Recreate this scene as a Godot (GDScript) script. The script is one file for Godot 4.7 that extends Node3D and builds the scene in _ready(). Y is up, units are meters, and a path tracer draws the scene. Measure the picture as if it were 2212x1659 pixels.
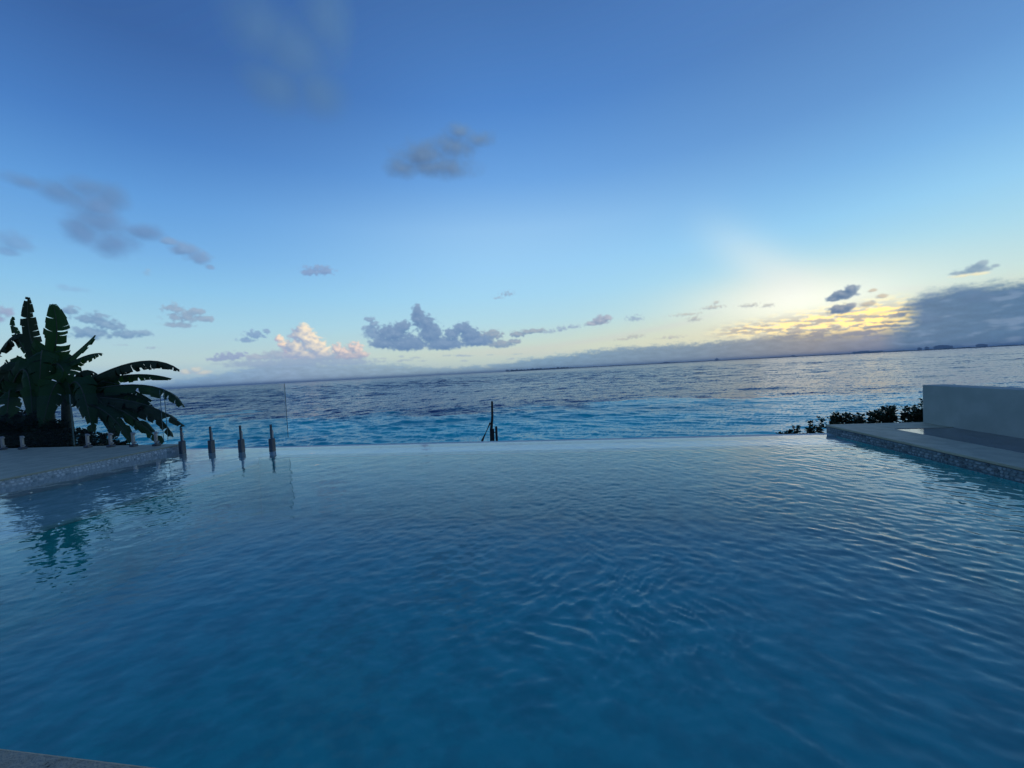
extends Node3D
# An infinity pool above the sea at dusk. World axes follow the pool: x along its overflow edge, z towards the terrace, y up, water level 0.
# Photo pixels below are those of a 2212 x 1659 copy of the photograph; a pixel only gives a direction.

const EYE := Vector3(0, 1.4, 0)
const FOCAL := 831.0
var cam_basis: Basis
var rng := RandomNumberGenerator.new()
var mats := {}

# ------------------------------------------------------------------ directions
func ray(px: float, py: float) -> Vector3:
	return (cam_basis * Vector3((px - 1106.0) / FOCAL, (829.5 - py) / FOCAL, -1.0)).normalized()

func azel(px: float, py: float) -> Vector2:
	var d := ray(px, py)
	return Vector2(rad_to_deg(atan2(d.x, -d.z)), rad_to_deg(asin(d.y)))

func at_z(px: float, py: float, z: float) -> Vector3:
	var d := ray(px, py)
	return EYE + d * (z / d.z)

# ------------------------------------------------------------------ nodes
var used := {}
func numbered(called: String) -> String:
	if not used.has(called):
		used[called] = 0
		return called
	used[called] += 1
	return "%s_%03d" % [called, used[called]]

func tag(o: Node, label: String, category: String, group := "") -> void:
	o.set_meta("label", label)
	o.set_meta("category", category)
	if group != "":
		o.set_meta("group", group)

func thing(called: String, label: String, category: String, at := Vector3.ZERO, group := "") -> Node3D:
	var o := Node3D.new()
	o.name = numbered(called)
	add_child(o)
	o.position = at
	tag(o, label, category, group)
	return o

func part(parent: Node, called: String, mesh: Mesh, mat: Material, at := Vector3.ZERO) -> MeshInstance3D:
	var o := MeshInstance3D.new()
	o.name = numbered(called) if parent == self else called
	o.mesh = mesh
	o.material_override = mat
	parent.add_child(o, true)
	o.position = at
	return o

func struct(called: String, mesh: Mesh, mat: Material, label: String, at := Vector3.ZERO) -> MeshInstance3D:
	var o := part(self, called, mesh, mat, at)
	o.set_meta("kind", "structure")
	o.set_meta("label", label)
	return o

# ------------------------------------------------------------------ meshes
func tri(st: SurfaceTool, a: Vector3, b: Vector3, c: Vector3, n: Vector3) -> void:
	st.set_normal(n)
	if (c - a).cross(b - a).dot(n) < 0.0:
		var k := b
		b = c
		c = k
	st.add_vertex(a)
	st.add_vertex(b)
	st.add_vertex(c)

func quad(st: SurfaceTool, a: Vector3, b: Vector3, c: Vector3, d: Vector3, out := Vector3.ZERO) -> void:
	var n := (c - a).cross(b - d).normalized()
	if out != Vector3.ZERO and n.dot(out) < 0.0:
		n = -n
	tri(st, a, b, c, n)
	tri(st, a, c, d, n)

func new_st() -> SurfaceTool:
	var st := SurfaceTool.new()
	st.begin(Mesh.PRIMITIVE_TRIANGLES)
	return st

# a box with chamfered edges, centred on c
func add_box(st: SurfaceTool, c: Vector3, size: Vector3, bevel := 0.006, basis := Basis.IDENTITY) -> void:
	var h := size * 0.5
	bevel = minf(bevel, minf(h.x, minf(h.y, h.z)) * 0.8)
	var i := h - Vector3.ONE * bevel
	var ax := [Vector3(1, 0, 0), Vector3(0, 1, 0), Vector3(0, 0, 1)]
	for k in 3:
		var u: Vector3 = ax[(k + 1) % 3]
		var w: Vector3 = ax[(k + 2) % 3]
		for s: float in [-1.0, 1.0]:
			var n: Vector3 = ax[k] * s
			var o: Vector3 = n * h[k]
			var uu: Vector3 = u * i[(k + 1) % 3]
			var ww: Vector3 = w * i[(k + 2) % 3]
			quad(st, c + basis * (o - uu - ww), c + basis * (o + uu - ww), c + basis * (o + uu + ww), c + basis * (o - uu + ww), basis * n)
	if bevel < 0.0005:
		return
	for k in 3:
		for s1: float in [-1.0, 1.0]:
			for s2: float in [-1.0, 1.0]:
				var a: Vector3 = ax[k] * i[k]
				var u: Vector3 = ax[(k + 1) % 3] * s1
				var w: Vector3 = ax[(k + 2) % 3] * s2
				var p: Vector3 = u * h[(k + 1) % 3] + w * i[(k + 2) % 3]
				var q: Vector3 = u * i[(k + 1) % 3] + w * h[(k + 2) % 3]
				quad(st, c + basis * (p - a), c + basis * (p + a), c + basis * (q + a), c + basis * (q - a), basis * (u + w))
	for sx: float in [-1.0, 1.0]:
		for sy: float in [-1.0, 1.0]:
			for sz: float in [-1.0, 1.0]:
				var s := Vector3(sx, sy, sz)
				tri(st, c + basis * (s * Vector3(h.x, i.y, i.z)), c + basis * (s * Vector3(i.x, h.y, i.z)), c + basis * (s * Vector3(i.x, i.y, h.z)), (basis * s).normalized())

func box(c: Vector3, size: Vector3, bevel := 0.006) -> ArrayMesh:
	var st := new_st()
	add_box(st, c, size, bevel)
	return st.commit()

# a tapered round bar through points with radii
func add_tube(st: SurfaceTool, pts: Array, radii: Array, sides := 8) -> void:
	var rings := []
	for i in pts.size():
		var t: Vector3 = (pts[mini(i + 1, pts.size() - 1)] - pts[maxi(i - 1, 0)]).normalized()
		var x := t.cross(Vector3.UP if absf(t.y) < 0.9 else Vector3.RIGHT).normalized()
		var y := x.cross(t).normalized()
		var ring := []
		for k in sides:
			var a := TAU * k / sides
			ring.append([pts[i] + (x * cos(a) + y * sin(a)) * radii[i], x * cos(a) + y * sin(a)])
		rings.append(ring)
	for i in pts.size() - 1:
		for k in sides:
			var a = rings[i][k]
			var b = rings[i][(k + 1) % sides]
			var c = rings[i + 1][(k + 1) % sides]
			var d = rings[i + 1][k]
			for f in [[a, b, c], [a, c, d]]:
				var o: Vector3 = f[0][1] + f[1][1] + f[2][1]
				var order := [0, 1, 2] if (f[2][0] - f[0][0]).cross(f[1][0] - f[0][0]).dot(o) > 0.0 else [0, 2, 1]
				for j in order:
					st.set_normal(f[j][1])
					st.add_vertex(f[j][0])
	for e in [0, pts.size() - 1]:
		var t: Vector3 = (pts[e] - pts[1 if e == 0 else e - 1]).normalized()
		for k in sides:
			tri(st, pts[e], rings[e][k][0], rings[e][(k + 1) % sides][0], t)

# ------------------------------------------------------------------ materials
func noise_tex(freq: float, ramp: Array, size := 512, seed_ := 1, oct := 4, kind := FastNoiseLite.TYPE_SIMPLEX_SMOOTH) -> NoiseTexture2D:
	var n := FastNoiseLite.new()
	n.seed = seed_
	n.noise_type = kind
	n.frequency = freq
	n.fractal_octaves = oct
	var t := NoiseTexture2D.new()
	t.width = size
	t.height = size
	t.seamless = true
	t.noise = n
	if ramp.size():
		var g := Gradient.new()
		var offs := PackedFloat32Array()
		var cols := PackedColorArray()
		for r in ramp:
			offs.append(r[0])
			cols.append(r[1])
		g.offsets = offs
		g.colors = cols
		t.color_ramp = g
	return t

func lin(r: float, g: float, b: float) -> Color:
	return Color(r, g, b).linear_to_srgb()

func plain(col: Color, rough := 0.8, metal := 0.0) -> StandardMaterial3D:
	var m := StandardMaterial3D.new()
	m.albedo_color = col
	m.roughness = rough
	m.metallic = metal
	return m

# a mineral surface: mottled colour and fine relief, mapped in world space
func stone(dark: Color, light: Color, scale: float, rough: float, relief: float, seed_: int, spots := 0.0) -> StandardMaterial3D:
	var m := StandardMaterial3D.new()
	var ramp := [[0.0, dark], [0.42, dark.lerp(light, 0.55)], [0.6, light], [1.0, light.lightened(0.06)]]
	if spots > 0.0:
		ramp = [[0.0, dark.darkened(0.75)], [spots, dark.darkened(0.6)], [spots + 0.06, dark], [0.55, light], [1.0, light.lightened(0.05)]]
	m.albedo_texture = noise_tex(0.012, ramp, 512, seed_, 5)
	m.uv1_triplanar = true
	m.uv1_world_triplanar = true
	m.uv1_scale = Vector3.ONE * scale
	m.roughness = rough
	if relief > 0.0:
		m.heightmap_enabled = true
		m.heightmap_scale = relief
		m.heightmap_texture = noise_tex(0.05, [], 512, seed_ + 7, 4)
	return m

func make_materials() -> void:
	mats.plaster = stone(lin(0.37, 0.41, 0.35), lin(0.43, 0.465, 0.4), 0.35, 0.9, 0.15, 3)
	mats.deck = stone(lin(0.36, 0.33, 0.22), lin(0.48, 0.43, 0.28), 0.5, 0.62, 0.25, 5)
	mats.coral = stone(lin(0.4, 0.31, 0.2), lin(0.5, 0.39, 0.26), 2.6, 0.85, 0.4, 9, 0.13)
	mats.wet = stone(lin(0.10, 0.105, 0.11), lin(0.15, 0.155, 0.16), 0.4, 0.12, 0.0, 11)
	mats.pool = stone(lin(0.003, 0.33, 0.29), lin(0.005, 0.47, 0.4), 0.3, 0.85, 0.3, 13)
	mats.shelf = stone(lin(0.27, 0.44, 0.38), lin(0.38, 0.56, 0.48), 0.5, 0.85, 0.3, 14)
	mats.weir = stone(lin(0.36, 0.5, 0.48), lin(0.46, 0.6, 0.56), 0.9, 0.5, 0.1, 15)
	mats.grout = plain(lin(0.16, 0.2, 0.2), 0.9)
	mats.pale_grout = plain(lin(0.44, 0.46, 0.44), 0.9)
	mats.chip = []
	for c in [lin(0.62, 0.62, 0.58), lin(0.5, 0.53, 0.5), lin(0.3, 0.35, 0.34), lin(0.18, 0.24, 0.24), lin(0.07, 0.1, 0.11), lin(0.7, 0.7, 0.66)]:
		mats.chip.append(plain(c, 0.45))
	mats.steel = plain(lin(0.45, 0.44, 0.42), 0.35, 1.0)
	mats.steel_dark = plain(lin(0.12, 0.13, 0.14), 0.4, 0.8)
	mats.rubber = plain(lin(0.02, 0.02, 0.022), 0.7)
	mats.leaf = plain(lin(0.034, 0.072, 0.025), 0.6)
	mats.leaf.metallic_specular = 0.2
	mats.leaf.backlight_enabled = true
	mats.leaf.backlight = lin(0.03, 0.08, 0.015)
	mats.leaf2 = plain(lin(0.05, 0.068, 0.03), 0.65)
	mats.leaf2.metallic_specular = 0.2
	mats.stem = stone(lin(0.05, 0.06, 0.03), lin(0.09, 0.1, 0.055), 2.0, 0.8, 0.4, 21)
	mats.shrub = plain(lin(0.04, 0.06, 0.027), 0.7)
	mats.shrub.metallic_specular = 0.2
	mats.timber = stone(lin(0.03, 0.026, 0.022), lin(0.075, 0.065, 0.055), 1.2, 0.9, 1.0, 23)
	mats.earth = stone(lin(0.06, 0.055, 0.045), lin(0.16, 0.145, 0.12), 0.12, 0.95, 4.0, 25)
	mats.far_land = stone(lin(0.05, 0.065, 0.035), lin(0.09, 0.1, 0.06), 0.01, 0.95, 0.0, 27)
	mats.far_wall = plain(lin(0.5, 0.49, 0.46), 0.9)
	mats.far_roof = plain(lin(0.4, 0.39, 0.37), 0.9)
	var g := StandardMaterial3D.new()
	g.albedo_color = lin(0.006, 0.022, 0.024)
	g.albedo_color.a = 0.1
	g.transparency = BaseMaterial3D.TRANSPARENCY_ALPHA
	g.roughness = 0.0
	g.metallic_specular = 0.2
	mats.glass = g
	mats.glass_edge = plain(lin(0.10, 0.17, 0.16), 0.15)
	var w := StandardMaterial3D.new()
	w.albedo_color = lin(0.0, 0.5, 0.62)
	w.albedo_color.a = 0.06
	w.transparency = BaseMaterial3D.TRANSPARENCY_ALPHA
	w.roughness = 0.0
	w.metallic_specular = 0.5
	mats.water = w
	var s := StandardMaterial3D.new()
	s.vertex_color_use_as_albedo = true
	s.roughness = 0.2
	s.metallic_specular = 0.22
	mats.sea = s

# ------------------------------------------------------------------ sky
const SKY_W := 4096
const SKY_H := 2048
var sky_data: PackedByteArray
var cloud_noise := FastNoiseLite.new()
var streak_noise := FastNoiseLite.new()

const EL := [0.0, 3.0, 7.0, 11.0, 15.0, 20.0, 26.0, 34.0, 43.0, 60.0, 90.0]
const SKY_LEFT := [[150, 183, 212], [188, 213, 216], [166, 211, 231], [141, 198, 236], [119, 177, 230], [98, 157, 220], [75, 128, 196], [60, 102, 164], [55, 95, 157], [49, 86, 148], [49, 84, 147]]
const SKY_MID := [[190, 208, 208], [207, 221, 207], [182, 221, 233], [166, 216, 244], [156, 208, 246], [146, 196, 240], [110, 166, 227], [82, 136, 205], [71, 116, 178], [60, 100, 165], [50, 86, 149]]
const SKY_RIGHT := [[214, 219, 200], [226, 224, 196], [200, 229, 228], [174, 221, 240], [152, 208, 244], [124, 181, 232], [102, 153, 211], [86, 131, 190], [79, 123, 186], [63, 103, 169], [50, 86, 149]]
const SKY_BACK := [[92, 112, 150], [98, 118, 160], [92, 122, 170], [84, 118, 170], [75, 110, 164], [67, 103, 159], [60, 95, 153], [54, 89, 148], [51, 86, 146], [49, 84, 146], [49, 84, 147]]

func table(t: Array, el: float) -> Vector3:
	for i in 10:
		if el <= EL[i + 1]:
			var k: float = clampf((el - EL[i]) / (EL[i + 1] - EL[i]), 0.0, 1.0)
			return Vector3(t[i][0], t[i][1], t[i][2]).lerp(Vector3(t[i + 1][0], t[i + 1][1], t[i + 1][2]), k)
	return Vector3(t[10][0], t[10][1], t[10][2])

func base_sky(az: float, el: float) -> Vector3:
	if el < 0.0:
		return Vector3(38, 62, 96)
	var c: Vector3
	if az >= -57.0 and az < -8.0:
		c = table(SKY_LEFT, el).lerp(table(SKY_MID, el), smoothstep(0.0, 1.0, (az + 57.0) / 49.0))
	elif az >= -8.0 and az < 38.6:
		c = table(SKY_MID, el).lerp(table(SKY_RIGHT, el), smoothstep(0.0, 1.0, (az + 8.0) / 46.6))
	elif az >= 38.6:
		c = table(SKY_RIGHT, el).lerp(table(SKY_BACK, el), smoothstep(0.0, 1.0, (az - 38.6) / 110.0))
	else:
		c = table(SKY_LEFT, el).lerp(table(SKY_BACK, el), smoothstep(0.0, 1.0, (-57.0 - az) / 100.0))
	# the glow above the hidden sun
	var x := az - 27.5
	var y := el - 7.2
	var g := exp(-(x * x) / (2.0 * 64.0) - (y * y) / (2.0 * 5.5))
	c = c.lerp(Vector3(252, 249, 232), clampf(g * 0.8, 0.0, 1.0))
	# one broad slanting ray up to the left of it
	var rx := az - 31.0
	var ry := el - 6.5
	var along := -rx * 0.74 + ry * 0.67
	var side := -rx * 0.67 - ry * 0.74
	var beam := exp(-pow((side - 0.6) / 2.6, 2.0)) * smoothstep(0.0, 4.0, along) * (1.0 - smoothstep(6.0, 21.0, along))
	c = c.lerp(Vector3(240, 244, 240), beam * 0.48)
	# wide warm veil low over the sunset
	var v := exp(-pow((az - 30.0) / 24.0, 2.0)) * exp(-pow((el - 3.2) / 2.7, 2.0))
	c = c.lerp(Vector3(250, 236, 196), v * 0.36)
	return c

# the picture of the sky holds radiance / SKY_TOP, so that the glow may be brighter than white
const SKY_TOP := 1.8
func enc1(v: float) -> float:
	var x := v / 255.0
	var l := (pow((x + 0.055) / 1.055, 2.4) if x > 0.04045 else x / 12.92) / SKY_TOP
	return 255.0 * (1.055 * pow(l, 1.0 / 2.4) - 0.055 if l > 0.0031308 else l * 12.92)

func enc(c: Vector3) -> Vector3:
	return Vector3(enc1(c.x), enc1(c.y), enc1(c.z))

func blend_px(px: int, py: int, c: Vector3, a: float) -> void:
	var i := (py * SKY_W + (px + SKY_W / 2 + SKY_W) % SKY_W) * 3   # column 0 of a panorama lies towards -z
	sky_data[i] = int(lerpf(sky_data[i], c.x, a) + 0.5)
	sky_data[i + 1] = int(lerpf(sky_data[i + 1], c.y, a) + 0.5)
	sky_data[i + 2] = int(lerpf(sky_data[i + 2], c.z, a) + 0.5)

# puffs: [az, el, radius across, radius up] in degrees
func paint_cloud(puffs: Array, dark: Vector3, light: Vector3, opacity: float, soft: float, nfreq: float, namp: float, lx: float, ly: float, gain: float, flat := 0.55, bias := 0.42, shade_from := -99.0, shade_to := -98.0) -> void:
	var lo := Vector2(999, 999)
	var hi := Vector2(-999, -999)
	soft *= 1.45
	dark = enc(dark)
	light = enc(light)
	for p in puffs:
		lo = Vector2(minf(lo.x, p[0] - p[2] * 1.5), minf(lo.y, p[1] - p[3] * 1.5))
		hi = Vector2(maxf(hi.x, p[0] + p[2] * 1.5), maxf(hi.y, p[1] + p[3] * 1.5))
	lo.y = maxf(lo.y, 0.05)
	var x0 := int((lo.x / 360.0 + 0.5) * SKY_W)
	var x1 := int((hi.x / 360.0 + 0.5) * SKY_W) + 1
	var y0 := maxi(0, int((0.5 - hi.y / 180.0) * SKY_H))
	var y1 := int((0.5 - lo.y / 180.0) * SKY_H) + 1
	for y in range(y0, y1):
		var el := (0.5 - (y + 0.5) / SKY_H) * 180.0
		var calm := lerpf(0.45, 1.0, smoothstep(lo.y, lerpf(lo.y, hi.y, 0.5), el))
		for x in range(x0, x1):
			var az := ((x + 0.5) / SKY_W - 0.5) * 360.0
			var d := density(puffs, az, el, flat)
			if d < -namp:
				continue
			var n := cloud_noise.get_noise_2d(az * nfreq, el * nfreq * 1.25) * calm
			var dd := d + n * namp
			if dd <= 0.0:
				continue
			var a := smoothstep(0.0, soft, dd) * opacity
			var n2 := cloud_noise.get_noise_2d((az + lx) * nfreq, (el + ly) * nfreq * 1.25) * calm
			var d2 := density(puffs, az + lx, el + ly, flat) + n2 * namp
			var t := clampf(bias + gain * (dd - d2), 0.0, 1.0) * smoothstep(shade_from, shade_to, el + n * 0.4)
			blend_px(x, y, dark.lerp(light, t), a)

func density(puffs: Array, az: float, el: float, flat: float) -> float:
	var best := -9.0
	for p in puffs:
		var dx: float = (az - p[0]) / p[2]
		var dy: float = (el - p[1]) / p[3]
		if dy < 0.0:
			dy /= flat
		best = maxf(best, 1.0 - sqrt(dx * dx + dy * dy))
	return best

func from_px(list: Array) -> Array:
	var out := []
	for p in list:
		var c := azel(p[0], p[1])
		var ex := (azel(p[0] + p[2], p[1]) - azel(p[0] - p[2], p[1])).x * 0.5
		var ey := (azel(p[0], p[1] - p[3]) - azel(p[0], p[1] + p[3])).y * 0.5
		out.append([c.x, c.y, ex, ey])
	return out

func paint_bank() -> void:
	var top := [[300, 826], [400, 814], [500, 797], [560, 780], [620, 774], [700, 779], [780, 781], [860, 782], [950, 791], [1050, 786], [1150, 769], [1250, 757], [1330, 746], [1500, 736], [1640, 722], [1700, 709], [1800, 703], [1860, 697], [1900, 686], [1928, 668], [1958, 645], [1995, 626], [2045, 612], [2100, 604], [2212, 595]]
	var tint := [[300, 134, 172, 204], [420, 138, 172, 203], [620, 148, 173, 200], [900, 152, 179, 196], [1200, 128, 160, 187], [1500, 132, 152, 172], [1750, 152, 152, 158], [1900, 140, 146, 165], [1960, 100, 128, 160], [2212, 86, 120, 156]]
	var ka := []
	var kt := []
	for p in top:
		ka.append(azel(p[0], p[1]))
	for p in tint:
		kt.append([azel(p[0], 780.0).x, enc(Vector3(p[1], p[2], p[3]))])
	var left_a := enc(Vector3(136, 168, 206))
	var right_a := enc(Vector3(88, 118, 160))
	var back_a := enc(Vector3(87, 107, 145))
	var sheet_c := enc(Vector3(134, 158, 190))
	for x in SKY_W:
		var az := ((x + 0.5) / SKY_W - 0.5) * 360.0
		var e: float
		var c: Vector3
		var first: Vector2 = ka[0]
		var last: Vector2 = ka[-1]
		if az <= first.x:
			e = 1.6 + 0.9 * sin(az * 0.09) + 0.5 * sin(az * 0.31)
			c = left_a.lerp(back_a, smoothstep(50.0, 150.0, -az))
			e = lerpf(first.y, e, smoothstep(0.0, 8.0, first.x - az))
		elif az >= last.x:
			e = lerpf(last.y, 2.2 + 0.9 * sin(az * 0.07) + 0.5 * sin(az * 0.29), smoothstep(0.0, 40.0, az - last.x))
			c = right_a.lerp(back_a, smoothstep(45.0, 150.0, az))
		else:
			for i in ka.size() - 1:
				if az <= ka[i + 1].x:
					e = lerpf(ka[i].y, ka[i + 1].y, (az - ka[i].x) / maxf(0.001, ka[i + 1].x - ka[i].x))
					break
			c = kt[-1][1]
			for i in kt.size() - 1:
				if az <= kt[i + 1][0]:
					c = kt[i][1].lerp(kt[i + 1][1], clampf((az - kt[i][0]) / (kt[i + 1][0] - kt[i][0]), 0.0, 1.0))
					break
		var y0 := int((0.5 - (e + 2.5) / 180.0) * SKY_H)
		for y in range(y0, SKY_H / 2 + 2):
			var el := (0.5 - (y + 0.5) / SKY_H) * 180.0
			var n := streak_noise.get_noise_2d(az * 1.6, el * 6.0)
			var n2 := cloud_noise.get_noise_2d(az * 3.0, el * 5.0)
			var d := (e - el) + n * 0.5 + n2 * 0.35
			if d <= 0.0:
				continue
			var a := smoothstep(0.0, 0.5 + 0.13 * e, d) * 0.94
			var tone := c * (1.0 + n * 0.07 + n2 * 0.035)
			# thin lighter sheets inside the tall bank
			if e > 4.0:
				var sheet := smoothstep(0.12, 0.5, streak_noise.get_noise_2d(az * 0.9 + el * 0.55 + 40.0, el * 3.2 - az * 0.25))
				tone = tone.lerp(sheet_c, sheet * 0.6 * smoothstep(0.3, 1.4, d))
			blend_px(x, y, tone, a)

func make_sky() -> Sky:
	cloud_noise.seed = 4
	cloud_noise.noise_type = FastNoiseLite.TYPE_SIMPLEX_SMOOTH
	cloud_noise.frequency = 1.0
	cloud_noise.fractal_octaves = 6
	cloud_noise.fractal_gain = 0.58
	streak_noise.seed = 9
	streak_noise.noise_type = FastNoiseLite.TYPE_SIMPLEX_SMOOTH
	streak_noise.frequency = 0.3
	streak_noise.fractal_octaves = 4
	var small := Image.create(720, 360, false, Image.FORMAT_RGBF)
	for y in 360:
		var el := (0.5 - (y + 0.5) / 360.0) * 180.0
		for x in 720:
			var az := ((x + 0.5) / 720.0) * 360.0 - (360.0 if x >= 360 else 0.0)
			var c := base_sky(az, maxf(el, 0.0) if el > -1.0 else el)
			c = enc(c)
			# brighter than white right above the hidden sun
			var g := 1.0 + 0.22 * exp(-pow((az - 30.0) / 8.0, 2.0) - pow((el - 5.5) / 2.5, 2.0))
			var k := pow(g, 1.0 / 2.4)
			small.set_pixel(x, y, Color(minf(1.0, c.x * k / 255.0), minf(1.0, c.y * k / 255.0), minf(1.0, c.z * k / 255.0)))
	small.resize(SKY_W, SKY_H, Image.INTERPOLATE_BILINEAR)
	small.convert(Image.FORMAT_RGB8)
	sky_data = small.get_data()

	var grey := Vector3(92, 122, 160)
	# soft grey patches high up
	paint_cloud(from_px([[705, 30, 78, 150], [640, 110, 130, 110], [560, 60, 120, 110], [690, 200, 85, 90], [600, 190, 110, 80]]), Vector3(80, 117, 162), Vector3(88, 127, 172), 0.72, 0.7, 0.14, 0.16, 2.5, 0.6, 0.7, 1.0)
	paint_cloud(from_px([[735, 60, 44, 150]]), Vector3(84, 124, 170), Vector3(92, 134, 180), 0.35, 0.9, 0.15, 0.35, 1.0, 0.4, 0.6, 1.0)
	paint_cloud(from_px([[915, 338, 78, 48], [985, 318, 64, 46], [868, 366, 60, 32], [990, 285, 32, 30], [1035, 302, 60, 26], [950, 362, 110, 40]]), Vector3(80, 110, 150), Vector3(114, 145, 182), 0.95, 0.72, 0.26, 0.4, 0.7, 0.7, 0.7, 0.85)
	paint_cloud(from_px([[130, 415, 80, 44], [235, 428, 60, 46], [185, 405, 100, 36], [60, 395, 80, 24]]), Vector3(92, 128, 173), Vector3(106, 144, 190), 0.8, 0.7, 0.2, 0.4, 0.6, 0.6, 0.7, 0.9)
	paint_cloud(from_px([[220, 482, 95, 52], [252, 524, 80, 52], [180, 500, 66, 46], [310, 502, 66, 28], [215, 450, 60, 40]]), Vector3(94, 130, 175), Vector3(112, 148, 194), 0.85, 0.7, 0.24, 0.42, 0.6, 0.6, 0.7, 0.9)
	paint_cloud(from_px([[396, 540, 42, 24], [430, 560, 36, 26], [368, 524, 26, 16], [455, 578, 14, 10]]), Vector3(106, 138, 180), Vector3(132, 162, 200), 0.78, 0.5, 0.5, 0.45, 0.4, 0.5, 0.8)
	paint_cloud(from_px([[40, 528, 58, 36], [15, 545, 40, 18]]), Vector3(104, 142, 188), Vector3(122, 160, 204), 0.6, 0.6, 0.4, 0.5, 0.5, 0.5, 0.8)
	paint_cloud(from_px([[686, 586, 40, 15], [665, 590, 22, 9], [705, 583, 18, 12]]), Vector3(116, 143, 188), Vector3(146, 172, 208), 0.85, 0.45, 1.2, 0.8, 0.3, 0.4, 0.5, 0.75)
	paint_cloud(from_px([[165, 626, 42, 12], [140, 620, 22, 8]]), Vector3(128, 166, 208), Vector3(140, 178, 216), 0.5, 0.6, 0.6, 0.4, 0.3, 0.4, 0.8)
	paint_cloud(from_px([[12, 675, 30, 14], [0, 690, 20, 12]]), Vector3(128, 142, 182), Vector3(158, 168, 198), 0.75, 0.5, 1.2, 0.8, 0.3, 0.4, 0.5, 0.75)
	paint_cloud(from_px([[150, 672, 28, 14], [205, 690, 48, 17], [198, 722, 64, 19], [270, 723, 50, 14], [312, 722, 24, 10], [235, 705, 40, 20]]), Vector3(102, 139, 180), Vector3(146, 177, 205), 0.92, 0.35, 1.15, 0.85, 0.3, 0.4, 0.5, 0.65)
	paint_cloud(from_px([[378, 667, 30, 14], [402, 686, 54, 18], [385, 703, 44, 9], [445, 690, 26, 10], [425, 676, 26, 12]]), Vector3(126, 155, 188), Vector3(160, 180, 202), 0.88, 0.4, 1.15, 0.85, 0.3, 0.4, 0.5, 0.65)
	paint_cloud(from_px([[552, 724, 26, 13], [532, 735, 22, 8], [575, 716, 14, 8]]), Vector3(116, 151, 193), Vector3(146, 175, 208), 0.9, 0.4, 1.4, 0.9, 0.25, 0.4, 0.5, 0.7)
	paint_cloud(from_px([[497, 771, 40, 12], [470, 776, 30, 7], [520, 768, 18, 9]]), Vector3(136, 157, 194), Vector3(158, 174, 206), 0.9, 0.4, 1.4, 0.9, 0.25, 0.4, 0.5, 0.7)
	for k in [[330, 751, 22, 4], [260, 745, 20, 3], [1095, 635, 20, 8], [1075, 644, 14, 4], [318, 588, 10, 10], [1370, 688, 26, 9], [1240, 706, 26, 6], [1190, 716, 30, 6], [1212, 710, 16, 8]]:
		paint_cloud(from_px([k]), Vector3(126, 152, 186), Vector3(160, 180, 204), 0.8, 0.7, 1.7, 1.0, 0.2, 0.3, 0.5, 0.8)
	# the low bank along the whole horizon
	paint_bank()
	# small pale heads left of the lit tower
	paint_cloud(from_px([[400, 805, 18, 10], [425, 800, 18, 10], [440, 806, 24, 8]]), Vector3(168, 184, 205), Vector3(214, 214, 206), 0.8, 0.4, 1.1, 0.4, 0.3, 0.3, 1.0)
	# lit cumulus
	var foot_el := azel(690, 783).y
	paint_cloud(from_px([[560, 772, 44, 10], [610, 768, 60, 16], [690, 772, 90, 16], [760, 772, 40, 10]]), Vector3(146, 168, 198), Vector3(174, 186, 204), 0.9, 0.4, 1.1, 0.5, 0.4, 0.4, 0.8, 0.7)
	paint_cloud(from_px([[560, 786, 110, 14], [660, 782, 130, 16], [750, 782, 90, 12]]), Vector3(146, 170, 199), Vector3(160, 180, 204), 0.85, 0.5, 0.9, 0.5, 0.4, 0.4, 0.6, 0.8)
	paint_cloud(from_px([[604, 733, 11, 12], [612, 745, 13, 13], [624, 758, 15, 13], [634, 768, 18, 11]]), Vector3(170, 172, 200), Vector3(255, 228, 204), 0.94, 0.3, 1.4, 0.55, 0.3, 0.2, 1.2, 0.8, 0.5)
	paint_cloud(from_px([[728, 756, 16, 18], [744, 764, 26, 18], [768, 754, 22, 19], [782, 766, 20, 12], [756, 770, 40, 12]]), Vector3(162, 172, 196), Vector3(244, 220, 208), 0.94, 0.3, 1.3, 0.55, 0.35, 0.25, 1.0, 0.6, 0.45, foot_el - 0.2, foot_el + 1.6)
	paint_cloud(from_px([[656, 714, 20, 17], [648, 726, 26, 20], [664, 732, 28, 26], [676, 748, 34, 26], [692, 762, 32, 20], [640, 752, 34, 24], [660, 768, 56, 16]]), Vector3(156, 173, 202), Vector3(255, 238, 212), 0.98, 0.24, 1.15, 0.5, 0.75, 0.12, 0.95, 0.55, 0.42, foot_el - 0.4, foot_el + 2.2)
	# grey-blue cumulus
	paint_cloud(from_px([[1150, 716, 36, 7], [1120, 722, 24, 9], [1082, 744, 34, 11], [1112, 738, 18, 7], [1062, 724, 30, 14], [1040, 734, 40, 18]]), Vector3(116, 146, 180), Vector3(166, 178, 192), 0.92, 0.3, 1.3, 0.6, 0.3, 0.4, 0.6, 0.8)
	paint_cloud(from_px([[798, 690, 13, 8], [808, 700, 14, 9], [800, 710, 22, 9], [806, 722, 26, 14]]), Vector3(114, 147, 186), Vector3(146, 173, 202), 0.92, 0.35, 1.3, 0.6, 0.3, 0.4, 0.6, 0.9)
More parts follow.
